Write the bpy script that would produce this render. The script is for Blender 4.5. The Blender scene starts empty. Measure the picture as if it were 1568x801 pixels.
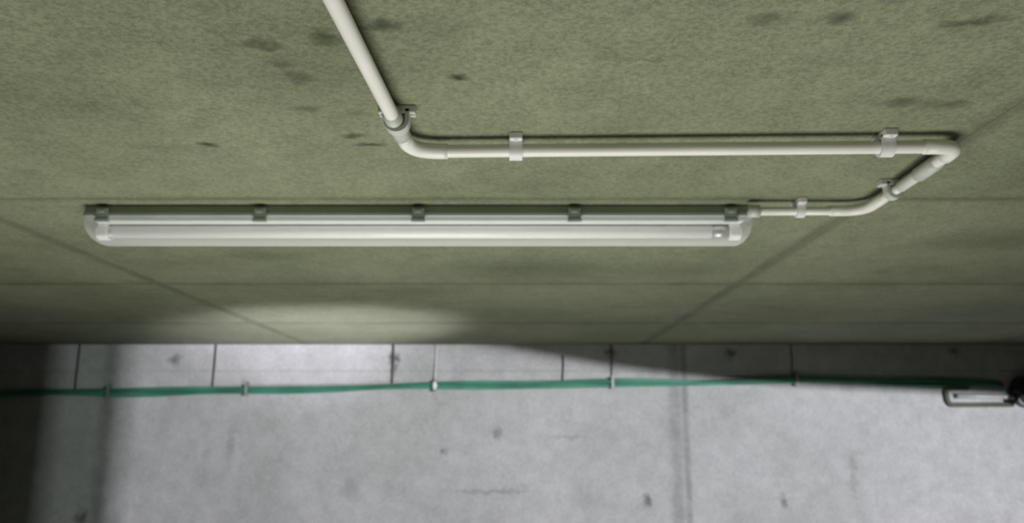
import bpy, bmesh, math
from mathutils import Vector, Matrix
S=bpy.context.scene
S.view_settings.view_transform='Standard'
H=0.443      # ceiling height relative to eye
WY=4.45      # far wall
FL=-1.9      # floor

# ---------------- materials ----------------
def newmat(name):
    m=bpy.data.materials.new(name); m.use_nodes=True
    nt=m.node_tree; b=nt.nodes['Principled BSDF']
    return m,nt,b
def plain(name,col,rough=.5,metal=0,var=.12,scale=30,bump=.0):
    m,nt,b=newmat(name)
    tc=nt.nodes.new('ShaderNodeTexCoord'); n=nt.nodes.new('ShaderNodeTexNoise')
    n.inputs['Scale'].default_value=scale; n.inputs['Detail'].default_value=4
    nt.links.new(tc.outputs['Object'],n.inputs['Vector'])
    r=nt.nodes.new('ShaderNodeValToRGB')
    r.color_ramp.elements[0].position=.3; r.color_ramp.elements[1].position=.7
    r.color_ramp.elements[0].color=[c*(1-var) for c in col]+[1]
    r.color_ramp.elements[1].color=[min(1,c*(1+var)) for c in col]+[1]
    nt.links.new(n.outputs['Fac'],r.inputs['Fac']); nt.links.new(r.outputs['Color'],b.inputs['Base Color'])
    b.inputs['Roughness'].default_value=rough; b.inputs['Metallic'].default_value=metal
    return m

def concrete(name,colA,colB,stains=(),lines=(),speck=.10,stain_col=(.035,.045,.025),grain=1.5,blotch=0):
    m,nt,b=newmat(name); L=nt.links.new; N=nt.nodes.new
    geo=N('ShaderNodeNewGeometry')
    P=geo.outputs['Position']
    def noise(sc,det=5,rough=.6,stretch=None):
        n=N('ShaderNodeTexNoise'); n.inputs['Scale'].default_value=sc; n.inputs['Detail'].default_value=det; n.inputs['Roughness'].default_value=rough
        if stretch:
            mp=N('ShaderNodeMapping'); mp.inputs['Scale'].default_value=stretch; L(P,mp.inputs['Vector']); L(mp.outputs[0],n.inputs['Vector'])
        else: L(P,n.inputs['Vector'])
        return n
    def mth(op,a,bv=None,c=None,clamp=False):
        k=N('ShaderNodeMath'); k.operation=op; k.use_clamp=clamp
        for i,v in enumerate((a,bv,c)):
            if v is None: continue
            if isinstance(v,(int,float)): k.inputs[i].default_value=v
            else: L(v,k.inputs[i])
        return k.outputs[0]
    def mr(v,a,bb,c,d,smooth=True):
        k=N('ShaderNodeMapRange'); k.interpolation_type='SMOOTHSTEP' if smooth else 'LINEAR'
        L(v,k.inputs['Value'])
        for i,x in zip(('From Min','From Max','To Min','To Max'),(a,bb,c,d)): k.inputs[i].default_value=x
        return k.outputs[0]
    big=noise(1.7,3)
    r=N('ShaderNodeMix'); r.data_type='RGBA'; r.inputs['A'].default_value=(*colA,1); r.inputs['B'].default_value=(*colB,1)
    L(mr(big.outputs['Fac'],.35,.65,0,1),r.inputs['Factor'])
    mid=noise(14,4,.7); fine=noise(150,3,.8)
    f=mth('ADD',mr(mid.outputs['Fac'],.3,.7,1-speck,1+speck),mr(fine.outputs['Fac'],.3,.7,-speck*grain,speck*grain))
    if blotch:
        bl=noise(4.5,4,.65)
        f=mth('MULTIPLY',f,mr(bl.outputs['Fac'],.30,.46,1-blotch,1))
    dn=noise(22,3,.7)
    sub=N('ShaderNodeVectorMath'); sub.operation='SUBTRACT'; L(dn.outputs['Color'],sub.inputs[0]); sub.inputs[1].default_value=(.5,.5,.5)
    mask=None
    for (cx,cy,cz,rx,ry,rz,s) in stains:
        sc=N('ShaderNodeVectorMath'); sc.operation='SCALE'; L(sub.outputs[0],sc.inputs[0]); sc.inputs['Scale'].default_value=1.9*min(max(rx,ry),.05)
        ad=N('ShaderNodeVectorMath'); ad.operation='ADD'; L(P,ad.inputs[0]); L(sc.outputs[0],ad.inputs[1])
        mp=N('ShaderNodeMapping'); mp.vector_type='TEXTURE'; mp.inputs['Location'].default_value=(cx,cy,cz); mp.inputs['Scale'].default_value=(rx,ry,rz)
        L(ad.outputs[0],mp.inputs['Vector'])
        ln=N('ShaderNodeVectorMath'); ln.operation='LENGTH'; L(mp.outputs[0],ln.inputs[0])
        v=mr(ln.outputs['Value'],.0,1.6,s,0)
        mask=v if mask is None else mth('MAXIMUM',mask,v)
    sp=N('ShaderNodeSeparateXYZ'); L(P,sp.inputs[0])
    ln_n=noise(6,3,.7)
    for (axis,pos,w,s) in lines:
        d=mth('ABSOLUTE',mth('SUBTRACT',sp.outputs[axis],pos))
        v=mr(d,w*.1,w,s,0)
        v=mth('MULTIPLY',v,mr(ln_n.outputs['Fac'],.3,.6,.45,1))
        mask=v if mask is None else mth('MAXIMUM',mask,v)
    mul=N('ShaderNodeVectorMath'); mul.operation='SCALE'; L(r.outputs['Result'],mul.inputs[0]); L(f,mul.inputs['Scale'])
    out=mul.outputs[0]
    if mask is not None:
        mx=N('ShaderNodeMix'); mx.data_type='RGBA'; L(mask,mx.inputs['Factor']); L(out,mx.inputs['A']); mx.inputs['B'].default_value=(*stain_col,1)
        out=mx.outputs['Result']
    L(out,b.inputs['Base Color'])
    b.inputs['Roughness'].default_value=.85; b.inputs['Specular IOR Level'].default_value=.25
    return m

ce=[(-.30,.893,.036,.016,.7),(-.216,.880,.028,.026,.85),(-.15,.845,.026,.015,.85),(-.277,.984,.036,.024,.65),(-.285,.945,.026,.014,.6),
(-.071,.984,.016,.010,1),(-.487,1.242,.015,.011,.95),(-.229,1.242,.024,.012,.85),(-.243,1.2,.02,.012,.8),(-.289,1.085,.028,.016,.55),(-.22,1.11,.022,.013,.5),
(.279,.833,.024,.015,.5),(.361,.83,.016,.013,.65),(.513,.838,.036,.013,.7),(.539,1.065,.026,.018,.55),(.608,1.075,.032,.016,.6),(.1735,.93,.08,.008,.3),
(.03,2.265,.22,.17,.42),(-.31,2.66,.16,.12,.30),(-.95,2.2,.2,.12,.22),(.5,2.3,.15,.1,.25),(-.25,.95,.16,.2,.28),(-.65,2.1,.12,.08,.28),(1.2,1.9,.2,.12,.35),(1.0,1.35,.15,.1,.25)]
JX=(-2.94,-1.11,.71,2.54); JY=(.58,1.558,2.532,3.518)
M_ceil=concrete('concrete_ceiling',(.194,.213,.136),(.238,.256,.168),
   [(x,y,H,rx,ry,.5,s) for x,y,rx,ry,s in ce],
   [(1,y,.015+.011*y,.34) for y in JY]+[(0,x,.035,.45) for x in JX],speck=.08,grain=3.2,blotch=.12)
ws=[(-1.83,.36,.03,.03,.7),(-.64,.37,.025,.03,.9),(-.64,.31,.015,.03,.8),(.53,.40,.035,.03,.9),(1.19,.39,.03,.03,.8),(2.4,.41,.03,.03,.8),
    (-2.25,-.46,.035,.04,.8),(.71,-.38,.025,.03,.8),(1.43,-.38,.02,.035,.7),(-.36,-.12,.02,.02,.7),(-.08,-.03,.02,.04,.5),(-.1,-.33,.2,.012,.4),(-.85,-.3,.06,.08,.3),(-1.5,-.1,.02,.1,.3),(1.8,-.25,.02,.12,.3),(.3,-.05,.1,.01,.3)]
M_wall=concrete('concrete_wall',(.45,.457,.452),(.53,.53,.535),
   [(x,WY,z,rx,.5,rz,s) for x,z,rx,rz,s in ws],
   [(0,.875,.055,.35),(0,.93,.03,.45),(0,-2.17,.07,.40),(2,.30,.012,.15)],speck=.07,stain_col=(.09,.10,.09),grain=2.4,blotch=.10)
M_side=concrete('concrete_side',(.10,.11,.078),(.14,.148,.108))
M_floor=concrete('concrete_floor',(.05,.052,.04),(.07,.072,.056))
M_fin=concrete('concrete_fin',(.15,.165,.108),(.19,.20,.13))
M_pvc=plain('white_pvc',(.92,.89,.86),.36,var=.03,scale=12)
M_pvc2=plain('pvc_fitting',(.60,.62,.59),.4,var=.06)
M_clip=plain('clip_plastic',(.88,.85,.88),.4,var=.04)
M_tray=plain('lamp_tray_plastic',(.38,.42,.39),.45,var=.1,scale=8)
M_lclip=plain('lamp_clip_plastic',(.36,.42,.39),.3,var=.1)
M_refl=plain('white_reflector',(.92,.92,.92),.35,var=.03)
M_tube=plain('tube_glass_phosphor',(.98,.97,.98),.18,var=.01)
M_sock=plain('socket_white',(.95,.95,.95),.35,var=.03)
M_metal=plain('galvanised_steel',(.5,.5,.5),.4,1,var=.1)
M_clamp=plain('cable_clamp_steel',(.30,.34,.32),.5,.3,var=.1)
M_chrome=plain('chrome',(.8,.8,.8),.12,1,var=.02)
M_dark=plain('dark_iron',(.02,.022,.022),.3,.5,var=.3)
M_green=plain('green_cable_jacket',(.085,.31,.21),.45,var=.25,scale=6)
M_green2=plain('green_cable_jacket_dark',(.05,.21,.14),.45,var=.25,scale=6)
M_wire=plain('dark_joint_wire',(.10,.095,.08),.7,var=.3)
M_string_and_glint=plain('white_string_and_glint',(.9,.9,.9),.6,var=.05)
# clear diffuser
M_diff,nt,b=newmat('clear_polycarbonate')
b.inputs['Base Color'].default_value=(.95,.95,.95,1); b.inputs['Roughness'].default_value=.22
tr=nt.nodes.new('ShaderNodeBsdfTransparent'); tr.inputs[0].default_value=(1,1,1,1)
mx=nt.nodes.new('ShaderNodeMixShader'); lw=nt.nodes.new('ShaderNodeLayerWeight'); lw.inputs[0].default_value=.35
mr=nt.nodes.new('ShaderNodeMapRange'); mr.inputs['To Min'].default_value=.16; mr.inputs['To Max'].default_value=.68
nt.links.new(lw.outputs['Facing'],mr.inputs[0]); nt.links.new(mr.outputs[0],mx.inputs[0])
nt.links.new(tr.outputs[0],mx.inputs[1]); nt.links.new(b.outputs[0],mx.inputs[2])
nt.links.new(mx.outputs[0],nt.nodes['Material Output'].inputs[0])

# ---------------- mesh helpers ----------------
def mkobj(name,bm,mat,parent=None,smooth=False):
    bmesh.ops.recalc_face_normals(bm,faces=bm.faces)
    me=bpy.data.meshes.new(name); bm.to_mesh(me); bm.free()
    o=bpy.data.objects.new(name,me); S.collection.objects.link(o)
    me.materials.append(mat)
    if smooth:
        for p in me.polygons: p.use_smooth=True
    if parent: o.parent=parent
    return o
def empty(name,loc=(0,0,0)):
    e=bpy.data.objects.new(name,None); S.collection.objects.link(e); e.empty_display_size=.05; return e
def addbox(bm,x0,x1,y0,y1,z0,z1,bev=0):
    r=bmesh.ops.create_cube(bm,size=1)
    for v in r['verts']:
        v.co=Vector(((x0+x1)/2+v.co.x*(x1-x0),(y0+y1)/2+v.co.y*(y1-y0),(z0+z1)/2+v.co.z*(z1-z0)))
    if bev:
        es={e for v in r['verts'] for e in v.link_edges}
        bmesh.ops.bevel(bm,geom=list(es),offset=bev,segments=2,affect='EDGES',profile=.5)
def box(name,x0,x1,y0,y1,z0,z1,mat,parent=None,bev=0):
    bm=bmesh.new(); addbox(bm,x0,x1,y0,y1,z0,z1,bev); return mkobj(name,bm,mat,parent)
def fillet(pts,rad):
    pts=[Vector(p) for p in pts]; out=[pts[0]]
    for i in range(1,len(pts)-1):
        a,p,c=pts[i-1],pts[i],pts[i+1]; r=rad[i] if isinstance(rad,(list,tuple)) else rad
        if r<=0: out.append(p); continue
        d1=(a-p).normalized(); d2=(c-p).normalized()
        s=p+d1*r; e=p+d2*r
        for k in range(9):
            t=k/8; out.append(s*(1-t)**2+p*2*t*(1-t)+e*t*t)
    out.append(pts[-1]); return out
def sweep(bm,pts,r,seg=16,cap=True):
    pts=[Vector(p) for p in pts]; rings=[]; up=None
    n=len(pts)
    for i,p in enumerate(pts):
        t=(pts[min(i+1,n-1)]-pts[max(i-1,0)]).normalized()
        if up is None:
            up=Vector((0,0,1)) if abs(t.z)<.9 else Vector((1,0,0))
        u=(up-t*up.dot(t)).normalized(); w=t.cross(u); up=u
        rr=r(i/(n-1)) if callable(r) else r
        rings.append([bm.verts.new(p+(u*math.cos(2*math.pi*k/seg)+w*math.sin(2*math.pi*k/seg))*rr) for k in range(seg)])
    for a,b_ in zip(rings,rings[1:]):
        for k in range(seg): bm.faces.new((a[k],a[(k+1)%seg],b_[(k+1)%seg],b_[k]))
    if cap: bm.faces.new(rings[0][::-1]); bm.faces.new(rings[-1])
def tube(name,pts,r,mat,parent=None,seg=16):
    bm=bmesh.new(); sweep(bm,pts,r,seg); return mkobj(name,bm,mat,parent,True)

# ---------------- room shell ----------------
XL,XR,YB=-4.2,5.0,-.8
box('ceiling',XL,XR,YB-3.4,WY+.2,H,H+.2,M_ceil)
box('floor',XL,XR,YB-3.4,WY+.2,FL-.2,FL,M_floor)
box('wall_back',XL,XR,WY,WY+.2,FL,H,M_wall)
box('wall_left',XL-.2,XL,YB-3.4,WY+.2,FL-.2,H+.2,M_side)
box('wall_right',XR,XR+.2,YB-3.4,WY+.2,FL-.2,H+.2,M_side)
# unseen wall added behind the viewer, opening and lintel cut to shape the beam
bm=bmesh.new()
JL,JR=1.83,3.47
def prism(bm,poly,y0,y1):
    a=[bm.verts.new((x,y0,z)) for x,z in poly]; b_=[bm.verts.new((x,y1,z)) for x,z in poly]
    bm.faces.new(a); bm.faces.new(b_[::-1])
    n=len(poly)
    for i in range(n): bm.faces.new((a[i],b_[i],b_[(i+1)%n],a[(i+1)%n]))
prism(bm,[(XL,FL),(JL,FL),(JL,H),(XL,H)],YB-.06,YB)
prism(bm,[(JR,FL),(XR,FL),(XR,H),(JR,H)],YB-.06,YB)
beam_edge=[(JL,-.036),(2.3,-.082),(2.45,-.106),(2.6,-.132),(2.785,-.156),(2.95,-.167),(3.11,-.174),(JR,-.19)]
for (xa,za),(xb,zb) in zip(beam_edge,beam_edge[1:]):
    prism(bm,[(xa,za),(xb,zb),(xb,H),(xa,H)],YB-.06,YB)
mkobj('beam_mask_wall',bm,M_side)
box('wall_passage',XL,XR,YB-3.6,YB-3.4,FL,H,M_side)

# formwork fins on ceiling
bm=bmesh.new()
for y in JY: addbox(bm,XL,XR,y-.003,y+.003,H-.0006,H+.01)
for x in JX: addbox(bm,x-.003,x+.003,YB,WY,H-.0006,H+.01)
mkobj('trim_1',bm,M_fin)

# ---------------- conduit ----------------
cond=empty('ceiling_conduit')
PZ=H-.022
main=fillet([(-.22,-.75,PZ),(-.180,.74,PZ),(-.158,1.211,PZ),(.684,1.188,PZ),(.694,1.40,PZ)],[0,0,.055,.032,0])
tube('pipe_main',main,.0100,M_pvc,cond)
low=fillet([(.694,1.38,PZ),(.697,1.566,PZ),(.475,1.566,PZ-.001)],[0,.045,0])
tube('pipe_lower',low,.0084,M_pvc,cond)
tube('coupling_1',[(-.1655,1.055,PZ),(-.1617,1.14,PZ)],.0128,M_pvc2,cond)
tube('coupling_2',fillet([(-.160,1.15,PZ),(-.158,1.211,PZ),(-.10,1.2095,PZ)],[0,.05,0]),.0120,M_pvc,cond)
tube('coupling_3',fillet([(.63,1.1895,PZ),(.684,1.188,PZ),(.687,1.235,PZ)],[0,.031,0]),.0116,M_pvc,cond)
tube('coupling_4',[(.688,1.26,PZ),(.691,1.33,PZ)],.0125,M_pvc2,cond)
tube('coupling_5',fillet([(.6955,1.47,PZ),(.697,1.566,PZ),(.63,1.566,PZ)],[0,.044,0]),.0105,M_pvc,cond)
tube('gland',[(.468,1.566,PZ-.001),(.49,1.566,PZ-.001)],.0125,M_pvc2,cond)
def saddle(name,x,y,along,r,mat,w=.02):
    """spacer-bar saddle: base block on ceiling, strap around pipe, lugs"""
    bm=bmesh.new()
    addbox(bm,-w/2,w/2,-.026,.026,H-.012-PZ,H-PZ,.002)
    n=14; o=r+.005; i_=r-.0006
    ring=[]
    for k in range(n+1):
        a=math.pi+math.pi*k/n
        ring.append((math.cos(a),math.sin(a)))
    prof=[(c*o,s*o) for c,s in ring]; inn=[(c*i_,s*i_) for c,s in ring]
    top=H-.006-PZ
    prof=[(-o,top)]+prof+[(o,top)]; inn=[(-i_,top)]+inn+[(i_,top)]
    vs=[]
    for xx in (-w/2,w/2):
        vs.append(([bm.verts.new((xx,p[0],p[1])) for p in prof],[bm.verts.new((xx,p[0],p[1])) for p in inn]))
    m=len(prof)
    for k in range(m-1):
        bm.faces.new((vs[0][0][k],vs[0][0][k+1],vs[1][0][k+1],vs[1][0][k]))
        bm.faces.new((vs[0][1][k],vs[1][1][k],vs[1][1][k+1],vs[0][1][k+1]))
        bm.faces.new((vs[0][0][k],vs[0][1][k],vs[0][1][k+1],vs[0][0][k+1]))
        bm.faces.new((vs[1][0][k],vs[1][0][k+1],vs[1][1][k+1],vs[1][1][k]))
    for s in (-1,1):   # screw heads
        mt=Matrix.Translation((0,s*.021,H-.0125-PZ))
        bmesh.ops.create_cone(bm,cap_ends=True,segments=10,radius1=.003,radius2=.0035,depth=.002,matrix=mt)
    M=Matrix.Translation((x,y,PZ))@Matrix.Rotation(0 if along=='x' else math.pi/2,4,'Z')
    bmesh.ops.transform(bm,matrix=M,verts=bm.verts)
    return mkobj(name,bm,mat,cond)
saddle('saddle_clip_1',.006,1.2066,'x',.0105,M_clip)
saddle('saddle_clip_2',.572,1.191,'x',.0105,M_clip)
saddle('saddle_clip_3',.570,1.566,'x',.0088,M_clip,.016)
saddle('saddle_clip_4',-.1615,1.085,'y',.0128,M_pvc2)
saddle('saddle_clip_5',.694,1.43,'y',.010,M_pvc2)

# ---------------- lamp ----------------
lamp=empty('fluorescent_batten_light')
X0,X1=-.868,.488; Y0,Y1=1.597,1.713; YC=(Y0+Y1)/2; HW=(Y1-Y0)/2
def halfprof(hw,top,bot,n=18,e=2.6):
    pts=[]
    for k in range(n+1):
        a=math.pi*k/n
        c,s=math.cos(a),math.sin(a)
        pts.append((YC-math.copysign(abs(c)**(2/e),c)*hw, top-(abs(s)**(2/e))*(top-bot)))
    return pts
def loft(name,stations,profs,mat,close=False,caps=True,smooth=True):
    bm=bmesh.new(); R=[]
    for x,pr in zip(stations,profs): R.append([bm.verts.new((x,y,z)) for y,z in pr])
    for a,b_ in zip(R,R[1:]):
        n=len(a)
        for k in range(n if close else n-1): bm.faces.new((a[k],a[(k+1)%n],b_[(k+1)%n],b_[k]))
    if caps: bm.faces.new(R[0]); bm.faces.new(R[-1])
    return mkobj(name,bm,mat,lamp,smooth)
ZS=.4175
ts=[0,.15,.35,.6,.8,1]; RL=.022
st=[]
def sc(t): return math.sqrt(max(0,1-(1-t)**2))
for t in ts: st.append((X0+RL*t,.55+.45*sc(t)))
st2=st+[(X1-(x-X0),s) for x,s in reversed(st)]
xs=[x for x,s in st2]
loft('diffuser',xs,[halfprof(HW*(.82+.18*s),ZS,ZS-(ZS-.3725)*s) for x,s in st2],M_diff)
def trayprof(hw,s):
    a=hw
    return [(YC-a,ZS-.001),(YC-a-.003,ZS+.002),(YC-a-.003,ZS+.007),(YC-a,ZS+.009),(YC-a*.93,H-.003),(YC-a*.9,H),(YC+a*.9,H),(YC+a*.93,H-.003),(YC+a,ZS+.009),(YC+a+.003,ZS+.007),(YC+a+.003,ZS+.002),(YC+a,ZS-.001)]
loft('tray',xs,[trayprof(HW*(.82+.18*s),s) for x,s in st2],M_tray,close=True,smooth=False)
bm=bmesh.new(); addbox(bm,X0+.015,X1-.015,YC-.045,YC+.045,ZS-.006,ZS+.004,.002); mkobj('reflector',bm,M_refl,lamp)
TY,TZ=YC-.006,.3985
tube('tube',[(X0+.035,TY,TZ),(X1-.042,TY,TZ)],.0138,M_tube,lamp,24)
for i,(a,b_) in enumerate([(X0+.034,X0+.040),(X1-.075,X1-.040)]):
    tube('tube_cap_%d'%(i+1),[(a,TY,TZ),(b_,TY,TZ)],.0143,M_metal,lamp,24)
for i,x in enumerate((X0+.024,X1-.028)):
    bm=bmesh.new(); addbox(bm,x-.011,x+.011,TY-.018,TY+.018,TZ-.014,ZS,.004); 
    bmesh.ops.create_cone(bm,cap_ends=True,segments=20,radius1=.018,radius2=.018,depth=.024,matrix=Matrix.Translation((x,TY,TZ))@Matrix.Rotation(math.pi/2,4,'Y'))
    mkobj('lamp_holder_%d'%(i+1),bm,M_sock,lamp)
for i,x in enumerate((-.826,-.508,-.189,.126,.441)):
    for j,s in enumerate((-1,1)):
        y=YC+s*(HW+.004)
        bm=bmesh.new()
        addbox(bm,x-.012,x+.012,y-.0035,y+.0035,ZS-.010,ZS+.017,.002)
        addbox(bm,x-.007,x+.007,y-.006,y+.006,ZS+.006,ZS+.014,.002)
        addbox(bm,x-.014,x+.014,y-.005,y+.005,ZS-.012,ZS-.005,.0015)
        mkobj('latch_%d_%d'%(i+1,j+1),bm,M_lclip,lamp)

# ---------------- wall cables ----------------
cab=empty('green_cable_bundle')
base=[(-4.15,.168),(-3.4,.17),(-2.757,.175),(-2.16,.187),(-1.422,.196),(-.507,.217),(.539,.2345),(1.527,.248),(1.89,.248),(2.3,.240),(2.72,.222)]
def interp(base,x):
    for (xa,za),(xb,zb) in zip(base,base[1:]):
        if x<=xb: 
            t=(x-xa)/(xb-xa); return za+(zb-za)*t
    return base[-1][1]
import random
random.seed(3)
for i,(off,dy,r,mt) in enumerate([(.010,.016,.0095,M_green),(-.009,.016,.0095,M_green),(.001,.033,.008,M_green2),(-.016,.028,.0055,M_green)]):
    pts=[];x=-4.15
    ph=random.random()*6
    while x<=2.66:
        w=.004*math.sin(x*3.1+ph)+.003*math.sin(x*7.3+ph*2)
        sag=-.004*math.cos((x)*2*math.pi/1.0)
        pts.append((x,WY-dy,interp(base,x)+off*(1 if x<1.5 else .75)+w+sag)); x+=.06
    tube('cable_%d'%(i+1),pts,r,mt,cab,10)
def cclip(i,x):
    z=interp(base,x); bm=bmesh.new()
    W=WY-.001
    addbox(bm,x-.008,x+.008,WY-.046,WY-.042,z-.028,z+.026,.001)
    addbox(bm,x-.008,x+.008,WY-.046,W,z+.024,z+.028,.001)
    addbox(bm,x-.008,x+.008,WY-.046,W,z-.030,z-.026,.001)
    addbox(bm,x-.008,x+.008,WY-.005,W,z+.026,z+.045,.001)
    bmesh.ops.create_cone(bm,cap_ends=True,segments=8,radius1=.006,radius2=.006,depth=.008,matrix=Matrix.Translation((x,WY-.008,z+.037))@Matrix.Rotation(math.pi/2,4,'X'))
    mkobj('cable_clamp_%d'%i,bm,M_clamp,cab)
for i,x in enumerate((-3.2,-2.16,-1.422,-.413,.539,1.527)): cclip(i+1,x)
for i,(x,zt,r) in enumerate([(-2.35,H,.0045),(-1.61,H,.0045),(-.645,H,.0055),(.276,.385,.004),(.539,H,.0035),(1.515,H,.003)]):
    zb=interp(base,x)+.02
    tube('joint_wire_%d'%(i+1),[(x,WY-.008,zt),(x+.002,WY-.012,(zt+zb)/2),(x-.002-.002*(i%2),WY-.008,zb)],r,M_wire,cab,8)  # dark vertical joint marks of the wall, built as thin wires
tube('hanger_string',[(-.413,WY-.008,H),(-.412,WY-.012,.35),(-.413,WY-.03,.235)],.003,M_string_and_glint,cab,8)
bm=bmesh.new(); bmesh.ops.create_uvsphere(bm,u_segments=16,v_segments=10,radius=.016,matrix=Matrix.Translation((-.413,WY-.050,.220))@Matrix.Diagonal((.8,.8,1.4,1)))
mkobj('clamp_glint',bm,M_string_and_glint,cab,True)  # white bead stands in for the bright glint on the clamp

# ---------------- right hand junction box ----------------
jb=empty('conduit_junction_box')
bm=bmesh.new()
c=Vector((2.765,WY-.055,.190)); Rx=Matrix.Rotation(math.pi/2,4,'X')
bmesh.ops.create_cone(bm,cap_ends=True,segments=32,radius1=.09,radius2=.09,depth=.1,matrix=Matrix.Translation(c)@Rx)
bmesh.ops.create_cone(bm,cap_ends=True,segments=32,radius1=.05,radius2=.09,depth=.03,matrix=Matrix.Translation(c+Vector((0,-.065,0)))@Rx@Matrix.Rotation(math.pi,4,'X'))
bmesh.ops.bevel(bm,geom=bm.edges[:],offset=.003,segments=2,affect='EDGES')
mkobj('body',bm,M_dark,jb)
bm=bmesh.new()
bmesh.ops.create_uvsphere(bm,u_segments=24,v_segments=12,radius=.04,matrix=Matrix.Translation((2.69,WY-.125,.145))@Matrix.Diagonal((1,.6,.8,1)))
mkobj('chrome_knob',bm,M_chrome,jb,True)
tube('stub_pipe',[(2.38,WY-.03,.165),(2.68,WY-.03,.160)],.013,M_pvc2,jb)
tube('bent_pipe',fillet([(2.45,WY-.02,.208),(2.325,WY-.02,.205),(2.335,WY-.02,.118),(2.68,WY-.02,.120)],[0,.03,.03,0]),.012,M_side,jb)

# ---------------- lights ----------------
def area(name,loc,target,sx,sy,power,col,spread=180):
    l=bpy.data.lights.new(name,'AREA'); l.shape='RECTANGLE'; l.size=sx; l.size_y=sy; l.energy=power; l.color=col
    l.spread=math.radians(spread)
    o=bpy.data.objects.new(name,l); S.collection.objects.link(o); o.location=loc
    d=Vector(target)-Vector(loc); o.rotation_euler=d.to_track_quat('-Z','Y').to_euler(); return o
area('key_beam',(3.47,-3.0,-.325),(.1,4.45,-.2),.06,.02,400,(.95,.92,1.0))  # unseen source placed to throw the beam on the far wall
area('key_beam.001',(3.63,-3.0,-.335),(.1,4.45,-.2),.05,.02,155,(.88,.97,.95))  # second unseen source, added to step the left shadow edge
area('ceiling_fill',(-.15,1.25,-1.75),(-.10,1.6,H),2.0,1.6,22,(.99,1.0,.90),112)  # unseen soft fill added to lift the ceiling
sl=bpy.data.lights.new('ceiling_glow_spot','SPOT'); sl.energy=950; sl.color=(.90,.84,1.0); sl.spot_size=math.radians(24); sl.spot_blend=1; sl.shadow_soft_size=.08  # unseen spot added for the glow on the ceiling near the wall
so=bpy.data.objects.new('ceiling_glow_spot',sl); S.collection.objects.link(so); so.location=(.6,1.4,-1.75)
so.rotation_euler=(Vector((-.88,3.72,H))-so.location).to_track_quat('-Z','Y').to_euler()
w=bpy.data.worlds.new('World'); S.world=w; w.use_nodes=True
w.node_tree.nodes['Background'].inputs[0].default_value=(.5,.6,.5,1); w.node_tree.nodes['Background'].inputs[1].default_value=.05

# ---------------- camera ----------------
cd=bpy.data.cameras.new('camera'); cd.sensor_width=36; cd.lens=1250/1568*36
cam=bpy.data.objects.new('camera',cd); S.collection.objects.link(cam)
cam.rotation_euler=(math.radians(90+11.5),0,0); cd.clip_start=.01
cd.dof.use_dof=True; cd.dof.focus_distance=.8; cd.dof.aperture_fstop=7
S.camera=cam
